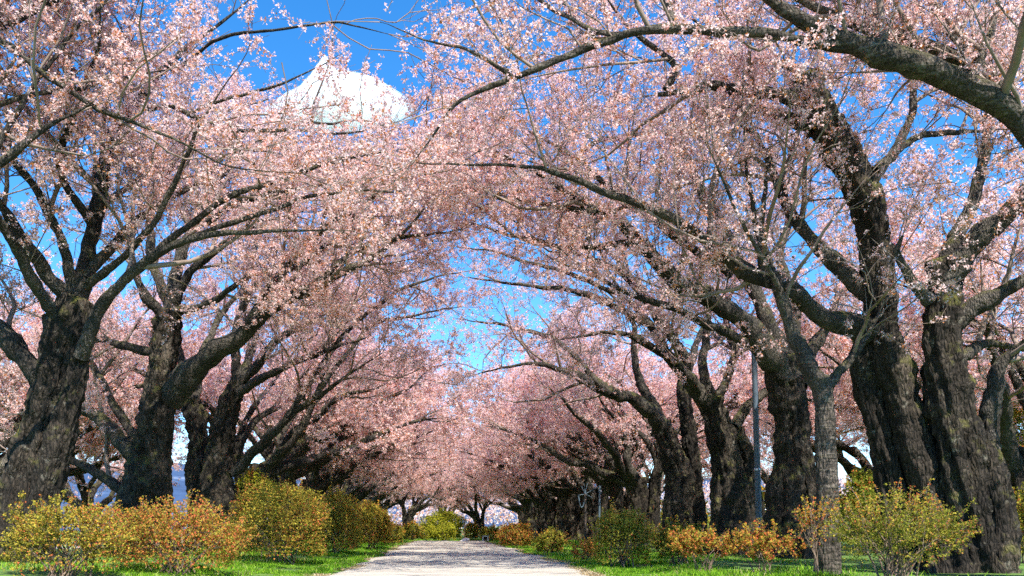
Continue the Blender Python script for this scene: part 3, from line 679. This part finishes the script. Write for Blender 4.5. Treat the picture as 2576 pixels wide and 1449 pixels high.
# ------------------------------------------------------------------ azaleas and other shrubs
def shrub(name, label, u0, u1, vtop, Y, mat_, seed, leaves=9000, bare=0.12, loose=0.35, leaf=0.042, depth=0.8, stems=14, cat='bush', group='azaleas along the path'):
    """a shrub that fills u0..u1 and reaches vtop when seen from the path at distance Y"""
    rg = np.random.default_rng(seed)
    x0, x1 = (u0-VPU)/FPX*Y, (u1-VPU)/FPX*Y; h = CAMZ+(VPV-vtop)/FPX*Y
    cx = (x0+x1)/2; g = float(ground_z(cx, Y)); h = max(h-g, 0.3); rx = (x1-x0)/2; ry = rx*depth
    t = empty(name, (cx, Y, g), label, cat, group)
    # stems from the foot to the crown surface
    M = stems; az = rg.uniform(0, 2*math.pi, M); el = np.arccos(rg.uniform(0.15, 0.98, M))
    tip = np.stack([np.cos(az)*np.sin(el)*rx, np.sin(az)*np.sin(el)*ry, np.cos(el)*h*0.55+h*0.35], -1)*rg.uniform(0.7, 0.98, (M, 1))
    foot = np.stack([rg.normal(size=M)*rx*0.16, rg.normal(size=M)*ry*0.16, np.full(M, -0.05)], -1)
    tt = np.linspace(0, 1, 9)[None, :, None]
    P = foot[:, None]*(1-tt)+tip[:, None]*tt; P[:, :, 2] += (np.sin(tt*math.pi)*0.1*h)[..., 0]
    P += np.cumsum(rg.normal(size=P.shape), 1)*0.012*tt
    R = np.linspace(1, 0.25, 9)[None]*rg.uniform(0.010, 0.019, (M, 1))
    A = grow(P, R, 0.17, 0.3, 1, 0.25, 0.7, 6, (20, 60), 0.15, 0.16, 0.012, 0.003, rg)
    B = grow(A[0], A[1], 0.12, 0.2, 1, 0.14, 0.36, 4, (20, 60), 0.2, 0.14, 0.012, 0.0025, rg)
    def inside(Q, k=1.18):
        c = Q[:, -1]; e_ = (c[:, 0]/rx)**2+(c[:, 1]/ry)**2+((c[:, 2]-h*0.45)/(h*0.55))**2
        return (e_ < k*(1+0.25*vnoise(c*2.2+seed))) & (c[:, 2] > 0.03)
    ka, kb = inside(A[0], 1.3), inside(B[0], 1.3+loose)
    A = (A[0][ka], A[1][ka]); B = (B[0][kb], B[1][kb])
    V, F = join([tubes(P, R, 5), tubes(A[0][:, [0, 2, 5]], A[1][:, [0, 2, 5]], 3), tubes(B[0][:, [0, 3]], B[1][:, [0, 3]], 3)])
    obj('stems', mesh('stems', V, F, M_STEM, True), t, kind='stuff')
    # leaves on the twigs, and a lumpy shell of leaf rosettes
    nB = int(leaves*loose); c1 = B[0][rg.integers(0, max(1, len(B[0])), nB), rg.integers(1, 4, nB)]+rg.normal(size=(nB, 3))*0.02 if len(B[0]) else np.zeros((0, 3))
    n2 = leaves-nB
    d = norm(rg.normal(size=(n2, 3))); d[:, 2] = np.abs(d[:, 2])*1.0-0.85*(rg.random(n2) < 0.42); d = norm(d)
    low = d[:, 2] < 0; hd = norm(d[:, :2])*(0.98-0.3*np.abs(d[:, 2:3])); d[low, :2] = hd[low]
    lump = 0.97+0.24*fbm(d*1.9+seed, 3)+0.10*vnoise(d*8.0+seed)+0.12*np.clip(vnoise(d*14.0+seed)-0.3, 0, 1)
    r_ = lump*(1-np.abs(rg.normal(size=n2))*0.16)
    c2 = np.stack([d[:, 0]*rx*r_, d[:, 1]*ry*r_, h*0.45+d[:, 2]*h*0.55*r_], -1)
    # rosettes: pull leaves into small tufts
    q = 0.09; cell = np.floor(c2/q); ctr = (cell+np.stack([_h(*(cell.astype(int)+k*7).T) for k in range(3)], -1))*q
    c2 = c2*0.45+ctr*0.55
    c = np.concatenate([c1, c2]); c = c[c[:, 2] > bare*h*(1+0.5*vnoise(c*3.0+seed))]
    V, F = faces_at(c, leaf, rg, 0.3)
    obj('foliage', mesh('foliage', V, F, mat_, False), t, kind='stuff')
    # arching new shoots that stick out of the outline, with leaves up their length
    if loose > 0.15:
        n3 = int(26*rx*(1+loose)); dd = norm(np.stack([rg.normal(size=n3), rg.normal(size=n3), np.abs(rg.normal(size=n3))+0.2], -1))
        lm = 0.80+0.2*fbm(dd*1.9+seed, 3)
        p0 = np.stack([dd[:, 0]*rx*lm, dd[:, 1]*ry*lm, h*0.45+dd[:, 2]*h*0.55*lm], -1)
        dr = norm(dd+np.array([0, 0, 0.5])+rg.normal(size=dd.shape)*0.35); ln = rg.uniform(0.16, 0.42, n3)*min(1.2, 0.6+0.3*h)
        pts = [p0]
        for q_ in range(5):
            dr = norm(dr+rg.normal(size=dr.shape)*0.12+np.array([0, 0, 0.06])); pts.append(pts[-1]+dr*(ln/5)[:, None])
        XP = np.stack(pts, 1); V, F = tubes(XP, np.linspace(0.006, 0.0025, 6)[None]*np.ones((n3, 1)), 3)
        sh = obj('shoots', mesh('shoots', V, F, M_STEM, True), t, kind='stuff')
        m3 = n3*24; ii = rg.integers(0, n3, m3); kk = rg.integers(1, 6, m3)
        V, F = faces_at(XP[ii, kk]+rg.normal(size=(m3, 3))*0.012, leaf*0.95, rg, 0.25)
        obj('shoot_leaves', mesh('shoot_leaves', V, F, M_TIP, False), t, kind='stuff')
    return t
shrub('azalea_bush', 'loose yellow azalea with orange tips in the lower left corner', 20, 310, 1262, 12.2, M_AZ4, 301, 17000, 0.05, 0.7, 0.03, stems=26)
shrub('azalea_bush', 'orange-red azalea between the yellow corner bush and the big golden bush', 246, 632, 1268, 14.2, M_AZ2, 302, 24000, 0.08, 0.55, 0.031, stems=26)
shrub('azalea_bush', 'big golden azalea mound flecked with orange beside the path, left', 566, 842, 1216, 19.5, M_AZ4, 303, 30000, 0.06, 0.3, 0.036, stems=24)
shrub('azalea_bush', 'dark green bush peeping out behind the big golden azalea', 575, 700, 1192, 28, M_AZ3, 304, 8000, 0.1, 0.2, 0.06)
shrub('azalea_bush', 'olive azalea mound directly behind the big golden one', 765, 915, 1240, 27.5, M_AZ4, 305, 16000, 0.08, 0.2, 0.05)
shrub('azalea_bush', 'round olive azalea with an orange foot, fourth along the left edge', 868, 990, 1268, 35, M_AZ4, 306, 11000, 0.12, 0.2, 0.06)
shrub('azalea_bush', 'small yellow azalea at the far end of the left hedge', 962, 1018, 1318, 46, M_AZ1, 307, 4000, 0.05, 0.2, 0.07)
shrub('azalea_bush', 'low brownish azalea just left of the clipped green mound', 1008, 1068, 1316, 59, M_AZ1, 308, 4000, 0.05, 0.2, 0.08)
shrub('clipped_bush', 'smooth clipped green mound at the end of the path', 1062, 1168, 1287, 64, M_AZ3, 309, 12000, 0.0, 0.1, 0.09)
shrub('clipped_bush', 'small clipped bush in front of the green mound, left of two', 1050, 1100, 1318, 60, M_AZ3, 310, 4000, 0.0, 0.1, 0.08)
shrub('clipped_bush', 'small clipped bush in front of the green mound, right of two', 1096, 1150, 1316, 59.5, M_AZ3, 311, 4000, 0.0, 0.1, 0.08)
shrub('azalea_bush', 'yellow bush right of the clipped green mound beside the little sign', 1166, 1204, 1316, 61, M_AZ1, 312, 3000, 0.0, 0.2, 0.08)
shrub('azalea_bush', 'pale low hedge where the path ends, between the yellow bush and the rusty one', 1206, 1262, 1326, 58, M_AZ1, 313, 3500, 0.0, 0.2, 0.08)
shrub('azalea_bush', 'rusty orange azalea at the far right edge of the path', 1248, 1346, 1318, 38, M_AZ2, 314, 8000, 0.05, 0.25, 0.055)
shrub('azalea_bush', 'small round yellow azalea alone beside the right path edge', 1345, 1426, 1334, 28.5, M_AZ1, 315, 6000, 0.05, 0.25, 0.05)
shrub('azalea_bush', 'wide olive azalea with rusty left side under the crowded right trunks', 1478, 1652, 1280, 18.0, M_AZ1, 316, 15000, 0.1, 0.5, 0.034, stems=20)
shrub('azalea_bush', 'thin green-brown azalea between the olive one and the red one', 1640, 1772, 1318, 18.5, M_AZ1, 317, 7000, 0.2, 0.5, 0.042)
shrub('azalea_bush', 'sparse red azalea with bare forked stems in front of the lamp pole', 1690, 1850, 1332, 15.4, M_AZ2, 318, 4200, 0.4, 0.8, 0.04, stems=9)
shrub('azalea_bush', 'sparse orange-tipped azalea at the foot of the pole, beside the banded trunk', 1830, 2010, 1338, 15.0, M_AZ2, 319, 3600, 0.4, 0.85, 0.04, stems=9)
shrub('azalea_bush', 'dry reddish low shrub between the small yellow azalea and the wide olive one', 1440, 1510, 1366, 21.5, M_AZ2, 320, 1600, 0.1, 0.7, 0.045)
shrub('azalea_bush', 'large olive azalea with bare stems below, before the fused right trunks', 2105, 2400, 1228, 12.0, M_AZ1, 321, 13000, 0.22, 0.7, 0.028, stems=22)
shrub('azalea_bush', 'wispy orange-budded azalea sprigs crossing the banded trunk', 2000, 2110, 1258, 13.3, M_AZ2, 322, 700, 0.5, 1.0, 0.035, stems=7)
shrub('azalea_bush', 'olive bush in the lower right corner behind the lumpy trunk', 2520, 2680, 1225, 17.5, M_AZ1, 323, 9000, 0.1, 0.35, 0.045)
shrub('leafy_shrub', 'yellow-green shrub seen between the banded trunk and the fused trunks', 2105, 2250, 1170, 24, M_LEAF, 324, 9000, 0.05, 0.4, 0.06)
shrub('leafy_shrub', 'tall yellow-green shrub against the right edge beyond the trunks', 2480, 2720, 960, 27, M_LEAF, 325, 12000, 0.05, 0.5, 0.09, group='spring-green trees on the right')

for (lab, u0, u1, vt, Y, sd_, cnt) in [
    ('low yellow-green shrub behind the third and fourth right trunks', 1600, 1800, 1262, 48, 330, 6000),
    ('yellow-green shrub seen just right of the lamp pole, far behind', 1860, 2080, 1215, 40, 331, 8000),
    ('far yellow-green shrub low between the fused trunks and the banded one', 2100, 2330, 1225, 34, 332, 7000)]:
    shrub('leafy_shrub', lab, u0, u1, vt, Y, M_LEAF, sd_, cnt, 0.0, 0.3, 0.1, group='spring-green trees on the right')
# ------------------------------------------------------------------ grass
rg = np.random.default_rng(41)
n_ = 165000
y = 13.0*(60/13.0)**(rg.random(n_)**1.25); sd_ = rg.choice([-1, 1], n_)
off = np.abs(rg.normal(size=n_))*2.4*(y/20)**0.3-0.12
x = sd_*(np.where(sd_ < 0, path_edge(y, -1), path_edge(y, 1))+off)+path_cx(y)
k = (off > 0.1) | (vnoise(np.stack([x*2.5, y*2.5, x*0], -1)) > 0.1)
k &= vnoise(np.stack([x*1.1, y*1.1, x*0+9], -1)) > -0.55
# the strip across the end of the path
x2 = rg.uniform(-9, 9, 26000); y2 = rg.uniform(56.6, 66, 26000)
x = np.concatenate([x[k], x2]); y = np.concatenate([y[k], y2]); n_ = len(x)
tuft = np.clip(0.6+0.9*vnoise(np.stack([x*1.6, y*1.6, x*0+3], -1)), 0.25, 1.6)
hgt = rg.uniform(0.05, 0.13, n_)*tuft; az = rg.uniform(0, 2*math.pi, n_); wd = 0.006+0.0004*y
b0 = np.stack([x, y, ground_z(x, y)-0.015], -1)
sx = np.stack([np.cos(az)*wd, np.sin(az)*wd, az*0], -1)
tip = b0+np.stack([rg.normal(size=n_)*0.5*hgt, rg.normal(size=n_)*0.5*hgt, hgt], -1)
V = np.stack([b0-sx, b0+sx, tip], 1).reshape(-1, 3)
obj('grass', mesh('grass', V, np.arange(3*n_).reshape(-1, 3), M_GRASS), kind='stuff', label='bright green grass along both edges of the path', category='grass')

rg = np.random.default_rng(43)
n_ = 26000; y = 13.0*(56/13.0)**(rg.random(n_)**1.2); sd_ = rg.choice([-1, 1], n_); off = rg.normal(size=n_)*0.13-0.02
x = sd_*(np.where(sd_ < 0, path_edge(y, -1), path_edge(y, 1))+off)+path_cx(y)
k = vnoise(np.stack([x*0.9, y*0.9, x*0+5], -1)) > -0.2; x, y = x[k], y[k]; n_ = len(x)
hgt = rg.uniform(0.015, 0.06, n_); az = rg.uniform(0, 2*math.pi, n_); wd = 0.007+0.0004*y
b0 = np.stack([x, y, np.maximum(ground_z(x, y), 0)], -1); sx = np.stack([np.cos(az)*wd, np.sin(az)*wd, az*0], -1)
tip = b0+np.stack([rg.normal(size=n_)*0.06, rg.normal(size=n_)*0.06, hgt], -1)
V = np.stack([b0-sx, b0+sx, tip], 1).reshape(-1, 3)
M_DRY = petal_mat('dry_grass', [(0, (0.2, 0.14, 0.07)), (0.3, (0.36, 0.27, 0.14)), (0.6, (0.5, 0.4, 0.24)), (0.85, (0.62, 0.52, 0.36))], 0.3, 0.5)
obj('dry_grass', mesh('dry_grass', V, np.arange(3*n_).reshape(-1, 3), M_DRY), kind='stuff', label='tan dry grass and litter fringing the ragged edges of the path', category='grass')
# ------------------------------------------------------------------ small things
M_POLE = plain('blue_grey_paint', (0.06, 0.085, 0.115), 0.5, 0.0, 0.12, 5.0)
M_PALE = plain('pale_blue_paint', (0.055, 0.085, 0.11), 0.6, 0, 0.2, 6.0)
M_WHITE = plain('white_stone', (0.75, 0.7, 0.66), 0.8, 0, 0.15, 6.0)
M_DARK = plain('dark_iron', (0.03, 0.03, 0.03), 0.7)
M_DARKWOOD = plain('dark_post_wood', (0.06, 0.045, 0.035), 0.9, 0, 0.3, 10.0)
M_STEEL = plain('galvanised_steel', (0.4, 0.42, 0.44), 0.4, 0.7, 0.15, 8.0)
def tube_obj(name, pts, mt, parent, base, sides=12, K=16, closed=False):
    s = spline(np.array(pts, float), K); P, R = s[:, :3], s[:, 3]
    if not closed: P, R = cap(P, R)
    V, F = tubes(P[None], R[None], sides); return obj(name, mesh(name, V-np.asarray(base), F, mt, True), parent)
def box_obj(name, c, s, mt, parent, base, bev=0.01):
    import bmesh
    bm = bmesh.new(); bmesh.ops.create_cube(bm, size=1)
    for v in bm.verts: v.co = Vector((v.co.x*s[0]+c[0]-base[0], v.co.y*s[1]+c[1]-base[1], v.co.z*s[2]+c[2]-base[2]))
    bmesh.ops.bevel(bm, geom=bm.edges[:], offset=bev, segments=2, affect='EDGES')
    me = bpy.data.meshes.new(name); bm.to_mesh(me); bm.free(); me.materials.append(mt)
    return obj(name, me, parent)
# lamp pole
Yp = 23.2; bx_, _, _ = at(1912, 1350, Yp); g = float(ground_z(bx_, Yp)); B0 = (bx_, Yp, g)
lp = empty('lamp_pole', B0, 'slim blue-grey lamp pole standing among the right-hand trunks', 'lamp pole')
xt, _, zt = at(1896, 880, Yp)
tube_obj('pole', [(bx_, Yp, g-0.1, 0.092), (bx_+(xt-bx_)*0.5, Yp, (g+zt)/2, 0.084), (xt, Yp, zt+0.3, 0.076)], M_POLE, lp, B0)
tube_obj('base_collar', [(bx_, Yp, g-0.02, 0.12), (bx_, Yp, g+0.1, 0.12), (bx_, Yp, g+0.14, 0.092)], M_POLE, lp, B0, 16, 6)
for h_ in (0.9, 2.6): tube_obj('clamp_band', [(bx_+(xt-bx_)*(h_-g)/(zt-g), Yp, h_, 0.1), (bx_+(xt-bx_)*(h_-g)/(zt-g), Yp, h_+0.03, 0.1), (bx_+(xt-bx_)*(h_-g)/(zt-g), Yp, h_+0.06, 0.1)], M_STEEL, lp, B0, 16, 4)
box_obj('access_hatch', (bx_, Yp-0.085, g+0.75), (0.09, 0.03, 0.28), M_POLE, lp, B0, 0.008)
tube_obj('bracket_arm', [(xt, Yp, zt+0.22, 0.04), (xt+0.1, Yp+0.35, zt+0.4, 0.035), (xt+0.15, Yp+0.9, zt+0.45, 0.035)], M_POLE, lp, B0)
box_obj('lamp_head', (xt+0.17, Yp+1.15, zt+0.43), (0.22, 0.6, 0.12), M_POLE, lp, B0, 0.04)
# little sign with its post and the white stones at the end of the path
Ys = 57.5; xs, _, zs = at(1169, 1312, Ys); g = float(ground_z(xs, Ys)); B0 = (xs, Ys, g)
sg = empty('sign_post', B0, 'tiny pale blue sign on a thin post where the path ends', 'sign')
tube_obj('post', [(xs, Ys, g-0.05, 0.03), (xs, Ys, (g+zs)/2, 0.03), (xs, Ys, zs+0.1, 0.03)], M_WOOD, sg, B0, 8, 5)
box_obj('sign_board', (xs, Ys-0.05, zs), (0.36, 0.03, 0.2), M_PALE, sg, B0, 0.005)
def stone(label, u, v, Y, r, mt, seed):
    c = at(u, v, Y); V, F = ico(3); V = V*(1+0.2*fbm(V*1.6+seed, 3))[:, None]*np.array([r, r*0.8, r*0.75])
    o_ = obj('marker_stone', mesh('marker_stone', V, F, mt, True), label=label, category='stone', group='white stones near the end of the path'); o_.location = (c[0], c[1], float(ground_z(c[0], c[1]))+r*0.5)
stone('white marker stone at the foot of the tiny sign', 1172, 1350, 57.0, 0.26, M_WHITE, 1.0)
stone('smaller white stone left of the tiny sign', 1162, 1352, 56.9, 0.15, M_WHITE, 2.0)
stone('small pale stone in the grass right of the path end', 1262, 1352, 50, 0.16, M_WHITE, 3.0)
Yb = 56.8; xb, _, _ = at(1221, 1354, Yb); g = float(ground_z(xb, Yb)); B0 = (xb, Yb, g)
bo = empty('drain_box', B0, 'small grey box with a dark opening at the path end', 'box')
for sx_ in (-1, 1): box_obj('side_wall', (xb+sx_*0.17, Yb, g+0.16), (0.08, 0.4, 0.36), M_STEEL, bo, B0)
box_obj('lid', (xb, Yb, g+0.37), (0.46, 0.44, 0.06), M_STEEL, bo, B0); box_obj('grate', (xb, Yb+0.1, g+0.16), (0.25, 0.04, 0.34), M_DARK, bo, B0)
# pale blue garden frame between the right-hand trunks
Yf = 36.5
f0 = at(1508, 1340, Yf); g = float(ground_z(f0[0], Yf)); B0 = (f0[0], Yf, g)
fr = empty('garden_frame', B0, 'spindly pale blue metal frame with spokes between dark right-hand trunks', 'frame')
def fp(u, v, r=0.03): return (*at(u, v, Yf), r)
tube_obj('post', [(f0[0], Yf, g-0.1, 0.05), fp(1508, 1280, 0.05), fp(1509, 1222, 0.05)], M_PALE, fr, B0, 8, 8)
tube_obj('post', [(*at(1472, 1330, Yf)[:2], g-0.1, 0.05), fp(1473, 1290, 0.05), fp(1472, 1243, 0.05)], M_DARKWOOD, fr, B0, 8, 8)
for (u_, v_) in [(1509, 1222), (1490, 1252), (1462, 1222), (1455, 1246), (1470, 1216), (1478, 1214)]: tube_obj('spoke', [fp(1472, 1243, 0.018), fp((1472+u_)/2, (1243+v_)/2, 0.018), fp(u_, v_, 0.018)], M_PALE, fr, B0, 6, 5)
tube_obj('hook', [fp(1455, 1246), fp(1459, 1268), fp(1464, 1277), fp(1470, 1262), fp(1472, 1243)], M_PALE, fr, B0, 8, 16)
# railing behind the pole
Yr = 30.0; r0 = at(1890, 1236, Yr); g = float(ground_z(r0[0], Yr)); B0 = (r0[0], Yr, g)
rl = empty('metal_railing', B0, 'short grey metal railing glimpsed behind the lamp pole', 'railing')
for z_ in (r0[2], r0[2]-0.35, r0[2]-0.7): tube_obj('rail', [(r0[0], Yr, z_, 0.03), (r0[0]+0.6, Yr, z_, 0.03), (r0[0]+1.3, Yr, z_, 0.03)], M_STEEL, rl, B0, 8, 6)
for x_ in (0.1, 1.2): tube_obj('post', [(r0[0]+x_, Yr, g-0.1, 0.035), (r0[0]+x_, Yr, (g+r0[2])/2, 0.035), (r0[0]+x_, Yr, r0[2]+0.05, 0.035)], M_STEEL, rl, B0, 8, 6)
print('TRIS', sum(TRIS.values()), TRIS)
